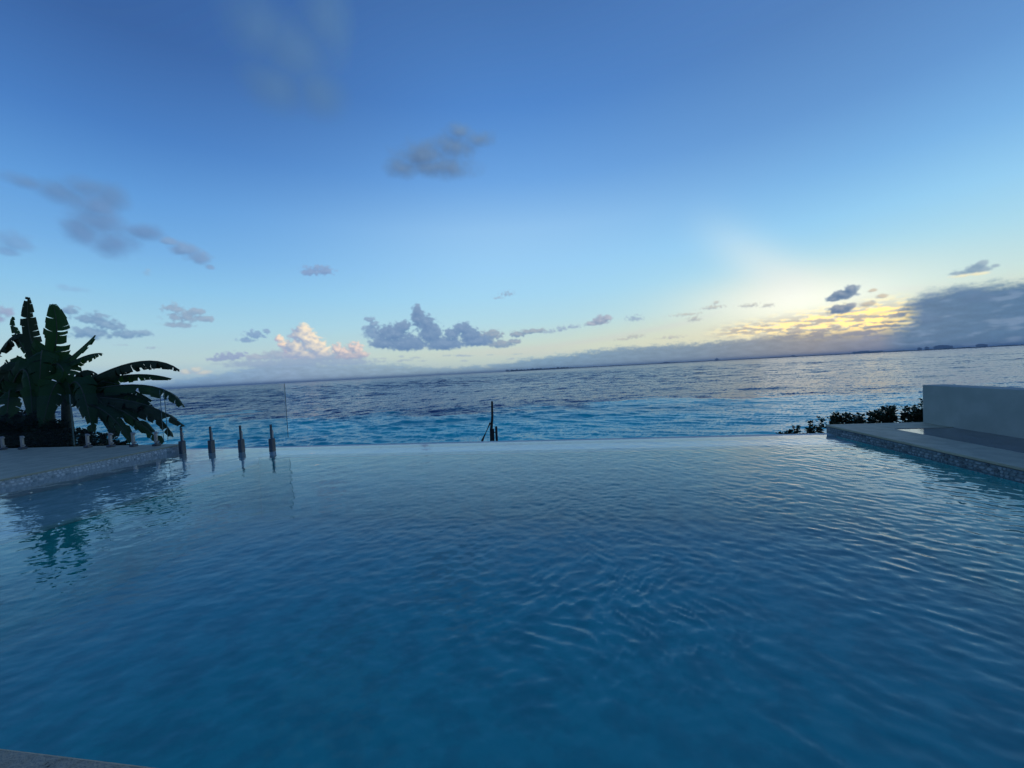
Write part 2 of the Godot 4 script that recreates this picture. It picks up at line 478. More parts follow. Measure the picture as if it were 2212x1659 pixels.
	paint_cloud(from_px([[900, 672, 13, 18], [904, 690, 20, 30], [922, 700, 22, 26], [930, 722, 34, 32], [850, 722, 46, 28], [830, 742, 38, 20], [872, 706, 18, 18], [880, 744, 60, 26], [960, 744, 62, 22], [1000, 712, 26, 20], [1016, 724, 30, 20], [1028, 738, 46, 18], [978, 722, 24, 16]]), Vector3(100, 134, 176), Vector3(142, 168, 198), 0.98, 0.3, 1.1, 0.5, 0.15, 0.6, 0.55, 0.65)
	# ragged scraps under it
	for k in 16:
		var px := rng.randf_range(800, 1130)
		paint_cloud(from_px([[px, 772.0 + (960.0 - px) * 0.02 + rng.randf_range(-5, 9), rng.randf_range(10, 24), rng.randf_range(2, 4)]]), Vector3(150, 172, 196), Vector3(170, 188, 204), 0.6, 0.6, 1.4, 0.6, 0.2, 0.2, 0.6, 0.9)
	paint_cloud(from_px([[1298, 694, 22, 16], [1312, 688, 14, 11], [1280, 700, 20, 8]]), Vector3(132, 150, 180), Vector3(184, 190, 204), 0.92, 0.35, 1.2, 0.5, 0.3, 0.3, 0.8)
	for k in [[1370, 727, 28, 7], [1450, 729, 34, 5], [1345, 733, 26, 4], [1500, 690, 20, 9], [1545, 655, 14, 6], [1480, 680, 44, 5], [1620, 660, 30, 6], [1660, 660, 20, 6], [1540, 664, 36, 6]]:
		paint_cloud(from_px([k]), Vector3(142, 154, 174), Vector3(196, 196, 190), 0.75, 0.7, 1.8, 1.0, 0.2, 0.3, 0.5, 0.8)
	# gold streaks where the sun stands behind the cloud
	var veil_c := enc(Vector3(180, 170, 164))
	var gold_a := enc(Vector3(255, 243, 205))
	var gold_b := enc(Vector3(255, 217, 134)) * 1.25
	var lo := azel(1420, 715)
	var hi := azel(1985, 640)
	for y in range(int((0.5 - 8.0 / 180.0) * SKY_H), int((0.5 - 1.2 / 180.0) * SKY_H)):
		var el := (0.5 - (y + 0.5) / SKY_H) * 180.0
		for x in range(int((15.0 / 360.0 + 0.5) * SKY_W), int((42.0 / 360.0 + 0.5) * SKY_W)):
			var az := ((x + 0.5) / SKY_W - 0.5) * 360.0
			var t := clampf((az - lo.x) / (hi.x - lo.x), 0.0, 1.0)
			var mid := lerpf(3.55, 3.75, t)
			var wide := lerpf(0.55, 1.35, smoothstep(0.0, 1.0, t))
			var env := exp(-pow((el - mid) / wide, 2.0)) * smoothstep(17.0, 23.0, az) * (1.0 - smoothstep(35.0, 38.8, az))
			if env < 0.03:
				continue
			var n := streak_noise.get_noise_2d(az * 1.3 + 11.0, el * 6.5 + az * 0.35)
			var n2 := cloud_noise.get_noise_2d(az * 1.2, el * 2.6)
			var veil := smoothstep(-0.25, 0.2, n + n2 * 0.5) * env
			blend_px(x, y, veil_c, veil * 0.75)
			var gold := smoothstep(0.02, 0.4, -n + n2 * 0.45 + 0.18 * t) * env * lerpf(0.6, 1.7, t)
			blend_px(x, y, gold_a.lerp(gold_b, t), clampf(gold, 0.0, 1.0))
	paint_cloud(from_px([[1975, 665, 44, 26], [2010, 640, 56, 22], [1995, 690, 60, 22], [2060, 628, 60, 18], [2120, 640, 90, 26]]), Vector3(90, 118, 158), Vector3(124, 146, 176), 0.45, 0.9, 0.6, 0.5, 0.3, 0.5, 0.6, 0.9)
	paint_cloud(from_px([[1955, 698, 26, 4], [1925, 690, 34, 5], [1900, 676, 40, 5]]), Vector3(255, 226, 150), Vector3(255, 240, 190), 0.95, 0.5, 1.0, 0.4, 0.2, 0.2, 0.8, 1.0)
	paint_cloud(from_px([[1822, 636, 34, 14], [1838, 624, 22, 12], [1800, 646, 20, 8]]), Vector3(82, 112, 152), Vector3(150, 164, 182), 0.93, 0.3, 1.1, 0.5, 0.3, 0.3, 0.7, 0.9)
	paint_cloud(from_px([[1815, 668, 32, 14], [1835, 660, 16, 9]]), Vector3(84, 113, 154), Vector3(158, 164, 176), 0.93, 0.3, 1.1, 0.5, 0.3, 0.3, 0.7, 0.9)
	paint_cloud(from_px([[1876, 657, 24, 8], [1905, 640, 16, 6], [1885, 628, 12, 5]]), Vector3(120, 136, 160), Vector3(210, 196, 176), 0.8, 0.4, 1.1, 0.5, 0.3, 0.3, 0.7, 0.9)
	paint_cloud(from_px([[2085, 594, 60, 5], [2120, 591, 30, 4]]), Vector3(250, 232, 180), Vector3(255, 244, 208), 0.85, 0.6, 1.0, 0.4, 0.2, 0.2, 0.8, 1.0)
	paint_cloud(from_px([[2108, 581, 46, 12], [2122, 571, 22, 10], [2070, 590, 30, 5], [2150, 574, 16, 5]]), Vector3(108, 138, 170), Vector3(160, 182, 198), 0.88, 0.4, 1.1, 0.55, 0.3, 0.3, 0.7, 0.9)
	# the same sort of clouds go on round the rest of the sky
	for k in 46:
		var az := rng.randf_range(52.0, 292.0)
		if az > 180.0:
			az -= 360.0
		var el := 2.0 + 34.0 * pow(rng.randf(), 2.0)
		var s := rng.randf_range(1.2, 2.6) * (1.0 + el * 0.05)
		var puffs := []
		for j in rng.randi_range(3, 6):
			puffs.append([az + rng.randf_range(-1.4, 1.4) * s, el + rng.randf_range(-0.3, 0.4) * s, s * rng.randf_range(0.6, 1.2), s * rng.randf_range(0.35, 0.6)])
		var b := table(SKY_BACK, el)
		paint_cloud(puffs, b.lerp(grey, 0.5) * 0.92, b.lerp(Vector3(140, 150, 178), 0.5), 0.7, 0.5, 0.5, 0.5, 0.4, 0.4, 0.8)

	var full := Image.create_from_data(SKY_W, SKY_H, false, Image.FORMAT_RGB8, sky_data)
	var m := PanoramaSkyMaterial.new()
	m.energy_multiplier = SKY_TOP
	m.panorama = ImageTexture.create_from_image(full)
	var s := Sky.new()
	s.sky_material = m
	return s

# ------------------------------------------------------------------ water
var ripple_noise := FastNoiseLite.new()
var chop_noise := FastNoiseLite.new()

func pool_height(u: float, v: float) -> float:
	var edge := smoothstep(0.0, 0.55, v + 7.46)
	if edge <= 0.0:
		return 0.0
	var wx := ripple_noise.get_noise_2d(u * 0.9, v * 0.9)
	var wz := ripple_noise.get_noise_2d(u * 0.9 + 60.0, v * 0.9)
	var uu := u + wx * 0.26
	var vv := v + wz * 0.26
	var right := smoothstep(-3.2, 2.2, u)
	var near := smoothstep(-4.2, -2.0, v)
	var patch := 0.5 + 0.9 * ripple_noise.get_noise_2d(u * 0.45 + 9.0, v * 0.45)
	var h := 0.0
	# trains with crests slanting from far left to near right
	h += sin(TAU * (uu * 0.87 - vv * 0.5) / 0.145) * 0.0013 * right * near * (0.35 + patch)
	h += sin(TAU * (uu * 0.80 - vv * 0.60) / 0.19 + 1.3) * 0.0006 * right * (0.5 + 0.5 * patch)
	h += sin(TAU * (uu * 0.55 - vv * 0.83) / 0.16 + 0.4) * 0.0004 * (0.35 + 0.65 * right)
	h += sin(TAU * (uu * 0.30 + vv * 0.95) / 0.23 + 2.0) * 0.0004 * (0.4 + 0.6 * right)
	h += sin(TAU * (-uu * 0.35 + vv * 0.94) / 0.13 + 5.0) * 0.00025 * (0.45 + 0.55 * right)
	# confused small chop
	h += chop_noise.get_noise_2d(u, v * 1.2) * 0.0029 * (0.4 + 0.6 * right) * (0.55 + 0.7 * patch)
	h += ripple_noise.get_noise_2d(u * 2.1 + 20.0, v * 2.4) * 0.0022
	# the stirred patch in front of the inlet
	var q := exp(-(pow((u - 0.25) / 0.75, 2.0) + pow((v + 2.15) / 0.75, 2.0)))
	if q > 0.02:
		h += (0.5 - absf(ripple_noise.get_noise_2d(u * 6.5 + wx * 2.0, v * 4.2))) * 0.009 * q
	return h * edge

func make_pool_water() -> void:
	ripple_noise.seed = 12
	ripple_noise.frequency = 1.0
	ripple_noise.noise_type = FastNoiseLite.TYPE_SIMPLEX_SMOOTH
	ripple_noise.fractal_octaves = 2
	chop_noise.seed = 31
	chop_noise.frequency = 8.5
	chop_noise.noise_type = FastNoiseLite.TYPE_SIMPLEX_SMOOTH
	chop_noise.fractal_octaves = 2
	var zs := []
	var z := -1.05
	while z > -7.47:
		zs.append(z)
		z -= clampf(absf(z) * 0.0055, 0.011, 0.034)
	for e in [-7.47, -7.49, -7.503, -7.512]:
		zs.append(e)
	var cols := 700
	var u0 := -8.78
	var u1 := 4.58
	var rows := zs.size()
	var pos := PackedVector3Array()
	var nor := PackedVector3Array()
	var idx := PackedInt32Array()
	pos.resize(rows * cols)
	nor.resize(rows * cols)
	for r in rows:
		var zz: float = zs[r]
		for c in cols:
			var u := lerpf(u0, u1, float(c) / (cols - 1))
			var y := pool_height(u, zz) if zz > -7.47 else 0.0
			if zz <= -7.47:
				y = -pow((-7.47 - zz) / 0.042, 2.0) * 0.035
			pos[r * cols + c] = Vector3(u, y, zz)
	for r in rows:
		for c in cols:
			var a := pos[r * cols + maxi(c - 1, 0)]
			var b := pos[r * cols + mini(c + 1, cols - 1)]
			var d := pos[maxi(r - 1, 0) * cols + c]
			var e := pos[mini(r + 1, rows - 1) * cols + c]
			var n := (b - a).cross(d - e)
			nor[r * cols + c] = (n if n.y > 0.0 else -n).normalized()
	for r in rows - 1:
		for c in cols - 1:
			var i := r * cols + c
			# rows run away from the eye
			idx.append_array([i, i + cols, i + cols + 1, i, i + cols + 1, i + 1])
	var arr := []
	arr.resize(Mesh.ARRAY_MAX)
	arr[Mesh.ARRAY_VERTEX] = pos
	arr[Mesh.ARRAY_NORMAL] = nor
	arr[Mesh.ARRAY_INDEX] = idx
	var m := ArrayMesh.new()
	m.add_surface_from_arrays(Mesh.PRIMITIVE_TRIANGLES, arr)
	struct("pool_water", m, mats.water, "rippled blue water filling the infinity pool to its edge")

const SEA_Y := -6.6
func make_sea() -> void:
	var n := FastNoiseLite.new()
	n.seed = 77
	n.frequency = 1.0
	n.noise_type = FastNoiseLite.TYPE_SIMPLEX_SMOOTH
	n.fractal_octaves = 3
	var dist := []
	var dd := 36.0
	while dd < 1700.0:
		dist.append(dd)
		dd += clampf(dd * 0.0062, 0.26, 11.0)
	while dd < 15000.0:
		dist.append(dd)
		dd *= 1.045
	var az0 := -80.0
	var az1 := 70.0
	var cols := 1000
	var rows := dist.size()
	var pos := PackedVector3Array()
	var nor := PackedVector3Array()
	var col := PackedColorArray()
	var idx := PackedInt32Array()
	pos.resize(rows * cols)
	nor.resize(rows * cols)
	col.resize(rows * cols)
	var waves := []
	for k in 19:
		var lam := 0.8 * pow(1.22, k)
		var ang := deg_to_rad(-12.0) + rng.randf_range(-1.25, 1.25) * (1.0 - k * 0.035)
		waves.append([cos(ang + PI / 2) / lam * TAU, sin(ang + PI / 2) / lam * TAU, rng.randf() * TAU, lam * 0.02 / (1.0 + lam * 0.4), lam])
	for r in rows:
		var D: float = dist[r]
		var step: float = dist[mini(r + 1, rows - 1)] - D
		# keep the waves that the mesh can carry here, and keep the sea about as steep with the ones left
		var kept := []
		var steep := 0.0
		for w in waves:
			var share := clampf(w[4] / maxf(step, 0.1) * 0.4 - 0.8, 0.0, 1.0)
			if share > 0.0:
				var slope: float = w[3] * share * TAU / w[4]
				steep += slope * slope * 0.5
				kept.append([w[0], w[1], w[2], w[3] * share, w[4]])
		var lift := clampf(0.16 / sqrt(maxf(steep, 1e-6)), 0.3, 7.0)
		for w in kept:
			w[3] *= lift
		var j := 0.16 + 0.16 * smoothstep(6.0, 14.0, step)
		for c in cols:
			var a := deg_to_rad(lerpf(az0, az1, float(c) / (cols - 1)))
			var x := sin(a) * D
			var z := -cos(a) * D
			var h := 0.0
			var sx := 0.0
			var sz := 0.0
			var wob := n.get_noise_2d(x * 0.012, z * 0.012) * 7.0
			var gust := 0.75 + 0.6 * n.get_noise_2d(x * 0.004 + 50.0, z * 0.009)
			var sheltered := lerpf(1.0, 0.6, smoothstep(-0.3, 0.6, x / D))   # calmer water under the shore to the right
			for w in kept:
				var ph: float = x * w[0] + z * w[1] + w[2] + wob * (1.0 + 3.0 / w[4])
				var amp: float = w[3] * gust * sheltered
				h += amp * sin(ph)
				var s: float = amp * cos(ph)
				sx += s * w[0]
				sz += s * w[1]
			# waves too small or too far for the mesh still tilt the water
			sx += (rng.randf() + rng.randf() - 1.0) * j
			sz += (rng.randf() + rng.randf() - 1.0) * j
			pos[r * cols + c] = Vector3(x, SEA_Y + h, z)
			nor[r * cols + c] = Vector3(-sx, 1.0, -sz).normalized()
			# the sand bank follows the shore and ends in a ragged outline
			var reach := 82.0 + 26.0 * n.get_noise_2d(x * 0.011, z * 0.011 + 9.0) + 20.0 * n.get_noise_2d(x * 0.05, z * 0.05)
			var shallow := 1.0 - smoothstep(-9.0, 15.0, -z - reach)
			var patchy := n.get_noise_2d(x * 0.02 + 30.0, z * 0.035)
			var cl := Color(0.003, 0.06, 0.17).lerp(Color(0.004, 0.74, 0.66), clampf(shallow * (0.95 + 0.5 * patchy), 0.0, 1.0))
			col[r * cols + c] = cl
	for r in rows - 1:
		for c in cols - 1:
			var i := r * cols + c
			idx.append_array([i, i + cols, i + cols + 1, i, i + cols + 1, i + 1])
	var arr := []
	arr.resize(Mesh.ARRAY_MAX)
	arr[Mesh.ARRAY_VERTEX] = pos
	arr[Mesh.ARRAY_NORMAL] = nor
	arr[Mesh.ARRAY_COLOR] = col
	arr[Mesh.ARRAY_INDEX] = idx
	var m := ArrayMesh.new()
	m.add_surface_from_arrays(Mesh.PRIMITIVE_TRIANGLES, arr)
	struct("sea", m, mats.sea, "choppy sea, turquoise near the shore and navy farther out")

# ------------------------------------------------------------------ far shore
func make_coast() -> void:
	var n := FastNoiseLite.new()
	n.seed = 5
	n.frequency = 0.9
	n.fractal_octaves = 4
	var st := new_st()
	var a0 := azel(1092, 800).x
	var prev := []
	var k := 0
	var a := a0
	while a < 75.0:
		var ar := deg_to_rad(a)
		var D := 7000.0 + 500.0 * sin(a * 0.11)
		var grown := smoothstep(0.0, 0.8, a - a0)
		var wood := smoothstep(0.0, 1.0, a - a0) * (1.0 - smoothstep(8.5, 10.5, a - a0))
		var top: float = SEA_Y + (10.0 + 5.0 * n.get_noise_2d(a * 1.1, 0.0) + 9.0 * n.get_noise_2d(a * 9.0, 5.0)) * grown + wood * maxf(0.0, 15.0 + 26.0 * n.get_noise_2d(a * 2.4, 8.0)) + 0.5
		var dir := Vector3(sin(ar), 0, -cos(ar))
		var ring := [dir * D + Vector3(0, SEA_Y - 2.0, 0), dir * (D + 40.0) + Vector3(0, top, 0), dir * (D + 600.0) + Vector3(0, top * 0.8, 0), dir * (D + 900.0) + Vector3(0, SEA_Y - 2.0, 0)]
		if prev.size():
			for j in 3:
				quad(st, prev[j], ring[j], ring[j + 1], prev[j + 1], Vector3(0, 1, 0) - dir * 0.3)
		prev = ring
		a += 0.04
	struct("land", st.commit(), mats.far_land, "low hazy wooded coast along the horizon")
	# [from px, to px, height m, storeys set back, label]
	var list := [
		[1092, 1099, 44.0, "narrow hazy tower at the very tip of the far coast"],
		[1103, 1109, 38.0, "shorter hazy tower beside the one at the coast's tip"],
		[1433, 1447, 34.0, "small domed block alone on the thin middle of the coast"],
		[1545, 1553, 52.0, "slim lone tower rising from the middle of the coast"],
		[1710, 1718, 36.0, "tiny block on the bare coast below the gold clouds"],
		[1842, 1908, 36.0, "long low hazy block, longest on the far coast"],
		[1982, 1992, 44.0, "left one of two thin hazy towers close together"],
		[1998, 2008, 48.0, "right one of two thin hazy towers close together"],
		[2017, 2059, 58.0, "wide tall hotel block with a flat roof on the coast"],
		[2108, 2134, 46.0, "smaller flat hotel block standing apart on the coast"],
	]
	for b in list:
		var p0 := azel(b[0], 790).x
		var p1 := azel(b[1], 790).x
		var mid := deg_to_rad((p0 + p1) * 0.5)
		var D := 7000.0 + 500.0 * sin(rad_to_deg(mid) * 0.11) + 60.0
		var w := deg_to_rad(p1 - p0) * D
		var t := thing("far_building", b[3], "building", Vector3(sin(mid) * D, SEA_Y + 1.0, -cos(mid) * D), "hazy buildings on the far coast")
		t.rotation.y = -mid
		var H: float = b[2] * 0.8
		var st2 := new_st()
		if w > 200.0:
			add_box(st2, Vector3(-w * 0.22, H * 0.5, 0), Vector3(w * 0.56, H, 60), 1.0)
			add_box(st2, Vector3(w * 0.28, H * 0.42, 4), Vector3(w * 0.44, H * 0.84, 50), 1.0)
		else:
			add_box(st2, Vector3(0, H * 0.42, 0), Vector3(w, H * 0.84, 40), 1.0)
			add_box(st2, Vector3(-w * 0.06, H * 0.92, 0), Vector3(w * 0.7, H * 0.16, 30), 1.0)
		part(t, "walls", st2.commit(), mats.far_wall)
		part(t, "roof", box(Vector3(-w * 0.1, H + 2.0, 0), Vector3(w * 0.3, 4.0, 20), 0.5), mats.far_roof)

# ------------------------------------------------------------------ terrace
func chips(parent: Node, x: float, face: float, z0: float, z1: float, y0: float, y1: float, seed_: int, palette: Array) -> void:
	var r := RandomNumberGenerator.new()
	r.seed = seed_
	var variants := []
	for k in 14:
		# irregular flat pebble, five to seven corners, in the y-z plane
		var st := new_st()
		var m := r.randi_range(5, 7)
		var ring := []
		for j in m:
			var a := TAU * (j + r.randf_range(-0.25, 0.25)) / m
			ring.append(Vector2(cos(a), sin(a)) * r.randf_range(0.82, 1.1))
		for j in m:
			var p: Vector2 = ring[j]
			var q: Vector2 = ring[(j + 1) % m]
			var P := Vector3(face * 0.006, p.y * 0.82, p.x * 0.82)
			var Q := Vector3(face * 0.006, q.y * 0.82, q.x * 0.82)
			tri(st, Vector3(face * 0.0075, 0, 0), P, Q, Vector3(face, 0, 0))
			quad(st, P, Q, Vector3(-face * 0.004, q.y, q.x), Vector3(-face * 0.004, p.y, p.x), Vector3(face * 0.4, p.y + q.y, p.x + q.x))
		variants.append(st.commit())
	var rows := 3
	var hh := (y1 - y0) / rows
	for j in rows:
		var z := z0 + r.randf_range(0.0, 0.03)
		while z < z1:
			var w := r.randf_range(0.028, 0.085)
			var o := part(parent, "mosaic_stone", variants[r.randi() % variants.size()], palette[r.randi() % palette.size()], Vector3(x, y0 + hh * (j + 0.5) + r.randf_range(-0.004, 0.004), z + w * 0.5))
			o.scale = Vector3(1.0, hh * 0.49 * r.randf_range(0.7, 1.2), w * 0.5 * 0.97)
			o.rotation.x = r.randf_range(-0.12, 0.12)
			z += w

func make_terrace() -> void:
	# basin
	var pool := Node3D.new()
	pool.name = "pool_basin"
	pool.set_meta("kind", "structure")
	pool.set_meta("label", "pale plaster basin of the infinity pool with a shallow shelf")
	add_child(pool)
	part(pool, "floor", box(Vector3(-2.1, -1.5, -4.3), Vector3(14.4, 0.3, 7.6), 0.0), mats.pool)
	part(pool, "shelf_base", box(Vector3(-7.63, -0.82, -4.3), Vector3(2.32, 1.1, 6.8), 0.01), mats.pool)
	part(pool, "shelf", box(Vector3(-7.62, -0.238, -4.3), Vector3(2.34, 0.072, 6.79), 0.02), mats.shelf)
	part(pool, "side_wall", box(Vector3(4.66, -0.73, -4.1), Vector3(0.22, 1.4, 6.72), 0.004), mats.pool)
	part(pool, "near_wall", box(Vector3(-0.95, -0.76, -1.05), Vector3(11.0, 1.36, 0.24), 0.004), mats.pool)
	part(pool, "ledge", box(Vector3(-0.95, -1.1, -1.43), Vector3(10.99, 0.5, 0.72), 0.03), mats.pool)
	part(pool, "added_pale_ledge", box(Vector3(-0.83, -0.092, -7.22), Vector3(11.15, 0.064, 0.53), 0.01), mats.weir)  # pale ledge added under the water to give the bright band along the edge
	part(pool, "added_ledge_base", box(Vector3(-0.83, -0.77, -7.225), Vector3(11.14, 1.29, 0.51), 0.004), mats.pool)  # body below the added ledge
	part(pool, "overflow_wall", box(Vector3(-2.1, -1.31, -7.6), Vector3(13.5, 2.59, 0.22), 0.012), mats.weir)
	# right terrace, its edge and the polished strip on it
	var rt := Node3D.new()
	rt.name = "terrace_beside_wall"
	rt.set_meta("kind", "structure")
	rt.set_meta("label", "grey stone terrace between the pool and the white parapet wall")
	add_child(rt)
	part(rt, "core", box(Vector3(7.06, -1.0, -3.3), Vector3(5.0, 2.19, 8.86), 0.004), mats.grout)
	part(rt, "coping", box(Vector3(4.88, 0.117, -3.3), Vector3(0.64, 0.034, 8.88), 0.006), mats.deck)
	part(rt, "back_coping", box(Vector3(5.63, 0.117, -7.43), Vector3(0.84, 0.034, 0.60), 0.006), mats.deck)
	part(rt, "polished_slab", box(Vector3(5.63, 0.11, -2.99), Vector3(0.84, 0.034, 8.26), 0.004), mats.wet)
	part(rt, "outer_paving", box(Vector3(7.83, 0.117, -3.3), Vector3(3.54, 0.034, 8.88), 0.006), mats.deck)
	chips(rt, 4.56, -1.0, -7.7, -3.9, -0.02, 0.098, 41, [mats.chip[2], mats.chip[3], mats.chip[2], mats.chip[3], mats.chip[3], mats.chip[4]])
	# left terrace
	var lt := Node3D.new()
	lt.name = "terrace_beside_banana"
	lt.set_meta("kind", "structure")
	lt.set_meta("label", "grey stone terrace with a pale pebble mosaic edge beside the pool shelf")
	add_child(lt)
	part(lt, "core", box(Vector3(-13.79, -1.0, -3.1), Vector3(10.0, 2.19, 8.76), 0.004), mats.pale_grout)
	part(lt, "paving", box(Vector3(-13.79, 0.117, -3.1), Vector3(10.02, 0.034, 8.78), 0.006), mats.deck)
	chips(lt, -8.79, 1.0, -7.46, -3.9, -0.02, 0.126, 43, [mats.chip[0], mats.chip[5], mats.chip[1], mats.chip[0], mats.chip[5], mats.chip[0], mats.chip[1], mats.chip[2]])
	# near terrace: the stone rim at the photographer's feet
	var nt := Node3D.new()
	nt.name = "near_terrace"
	nt.set_meta("kind", "structure")
	nt.set_meta("label", "pitted coral stone rim on the near side of the pool")
	add_child(nt)
	part(nt, "rim", box(Vector3(-2.1, -0.66, -0.84), Vector3(13.3, 1.42, 0.58), 0.02), mats.coral)
	part(nt, "paving", box(Vector3(-2.1, -0.67, 2.25), Vector3(13.3, 1.42, 5.58), 0.004), mats.deck)
	# parapet wall
	var w := part(self, "parapet_wall", box(Vector3(6.2, 0.43, -3.6), Vector3(0.3, 0.72, 8.16), 0.008), mats.plaster)
	tag(w, "plain white rendered parapet wall standing on the grey terrace beside the pool", "wall")

func spigot(x: float, y: float, z: float, wet: bool, label: String, group: String) -> void:
	var t := thing("railing_spigot", label, "railing post", Vector3(x, y, z), group)
	if wet:
		part(t, "base", box(Vector3(0, 0.078, 0), Vector3(0.09, 0.284, 0.11), 0.012), mats.steel_dark)
		part(t, "stem", box(Vector3(-0.012, 0.37, -0.012), Vector3(0.034, 0.3, 0.04), 0.006), mats.steel_dark)
		part(t, "clamp", box(Vector3(0.018, 0.31, -0.012), Vector3(0.024, 0.18, 0.028), 0.005), mats.steel)
	else:
		part(t, "base", box(Vector3(0, 0.025, 0), Vector3(0.12, 0.05, 0.12), 0.012), mats.steel_dark)
		part(t, "stem", box(Vector3(0, 0.185, 0), Vector3(0.052, 0.27, 0.052), 0.008), mats.steel)
		part(t, "clamp", box(Vector3(0.05, 0.29, 0), Vector3(0.05, 0.035, 0.03), 0.006), mats.steel)
		part(t, "clamp", box(Vector3(0.05, 0.09, 0), Vector3(0.05, 0.035, 0.03), 0.006), mats.steel)

func glass_panel(x0: float, x1: float, y0: float, y1: float, z: float, label: String) -> void:
	var t := thing("glass_panel", label, "glass panel", Vector3((x0 + x1) * 0.5, y0, z), "glass panels of the railing")
	var w := x1 - x0
	var h := y1 - y0
	part(t, "pane", box(Vector3(0, h * 0.5, 0), Vector3(w - 0.012, h, 0.012), 0.0), mats.glass)
	for s: float in [-1.0, 1.0]:
		part(t, "edge", box(Vector3(s * (w * 0.5 - 0.003), h * 0.5, 0), Vector3(0.006, h, 0.012), 0.001), mats.glass_edge)

func make_railing() -> void:
	var ord := ["first", "second", "third", "fourth"]
	var i := 0
	for x in [-6.4, -7.15, -7.9, -8.65]:
		spigot(x, 0.0, -7.36, true, "dark steel post standing in the pool edge, %s from the glass panel's free end" % ord[i], "railing posts in the water")
		i += 1
	i = 0
	for x in [-9.25, -9.86, -10.48, -11.12]:
		spigot(x, 0.134, -7.3, false, "small steel railing post on the terrace, %s from the pool corner" % ord[i], "railing posts on the terrace")
		i += 1
	spigot(-13.02, 0.134, -7.3, false, "small steel railing post below the banana trunks, beside the wide gap", "railing posts on the terrace")
	spigot(-13.62, 0.134, -7.3, false, "small steel railing post beyond the banana trunks, farthest from the pool", "railing posts on the terrace")
	glass_panel(-9.03, -6.01, 0.224, 1.385, -7.372, "clear glass railing panel standing over the pool edge")
	glass_panel(-11.5, -9.045, 0.2, 1.385, -7.3, "clear glass railing panel on the terrace next to the pool corner")
	glass_panel(-14.0, -11.515, 0.2, 1.385, -7.3, "clear glass railing panel on the terrace before the banana trunks")

# ------------------------------------------------------------------ ground below
func make_ground() -> void:
	var n := FastNoiseLite.new()
	n.seed = 15
	n.frequency = 0.12
	n.fractal_octaves = 4
	var st := new_st()
	var nx := 90
	var nz := 44
	var g := []
	for r in nz + 1:
		var row := []
		for c in nx + 1:
			var x := lerpf(-75.0, 60.0, float(c) / nx)
			var z := lerpf(-46.0, 14.0, float(r) / nz)
			row.append(Vector3(x, ground_y(x, z, n), z))
		g.append(row)
	for r in nz:
		for c in nx:
			quad(st, g[r][c], g[r][c + 1], g[r + 1][c + 1], g[r + 1][c], Vector3.UP)
	struct("ground", st.commit(), mats.earth, "rocky sloping ground between the terrace and the sea")

func ground_y(x: float, z: float, n: FastNoiseLite) -> float:
	var out := -z - 8.0
	var y := -2.2 - smoothstep(0.0, 30.0, out) * 5.2
	# planted bank beside the left terrace
	y = lerpf(y, -0.6, smoothstep(-10.0, -14.0, x) * (1.0 - smoothstep(3.0, 9.0, out)) * 0.85)
	# and a smaller one behind the right terrace
	y = lerpf(y, -0.75, smoothstep(3.5, 6.0, x) * (1.0 - smoothstep(1.5, 4.5, out)) * 0.9)
	return y + n.get_noise_2d(x * 3.0, z * 3.0) * 0.25

func make_pole() -> void:
	var z := -20.0
	var foot := -4.9
	var base := Vector3(-4.36, foot, z)
	var t := thing("timber_mast", "dark weathered timber mast with a slanting prop beyond the pool edge", "mast", base)
	var st := new_st()
	add_tube(st, [Vector3(0.0, 0, 0), Vector3(0.03, 1.4, 0), Vector3(0.07, 3.2, 0), Vector3(0.17, 3.9, 0), Vector3(0.2, 4.75, 0)], [0.085, 0.085, 0.08, 0.062, 0.055], 9)
	part(t, "post", st.commit(), mats.timber)
	st = new_st()
	add_tube(st, [Vector3(-0.95, 0, 0.1), Vector3(-0.42, 2.7, 0.08), Vector3(0.06, 3.62, 0.06)], [0.07, 0.06, 0.05], 8)
	part(t, "prop", st.commit(), mats.timber)
	st = new_st()
	add_tube(st, [Vector3(0.16, 0, 0.12), Vector3(0.2, 3.3, 0.1)], [0.07, 0.05], 8)
	part(t, "side_post", st.commit(), mats.timber)
	st = new_st()
	add_tube(st, [Vector3(0.12, 3.12, 0.1), Vector3(0.42, 3.1, 0.1)], [0.03, 0.03], 6)
	part(t, "cross_bar", st.commit(), mats.timber)
	var t2 := thing("timber_stake", "short dark timber stake beside the tall mast beyond the pool edge", "stake", Vector3(-4.0, foot, z + 0.2))
	st = new_st()
	add_tube(st, [Vector3(0, 0, 0), Vector3(0.02, 2.0, 0), Vector3(0.03, 3.4, 0)], [0.08, 0.07, 0.06], 8)
	part(t2, "post", st.commit(), mats.timber)
	st = new_st()
	add_tube(st, [Vector3(0.03, 3.395, 0), Vector3(0.03, 3.45, 0)], [0.066, 0.02], 8)
	part(t2, "tip", st.commit(), mats.timber)

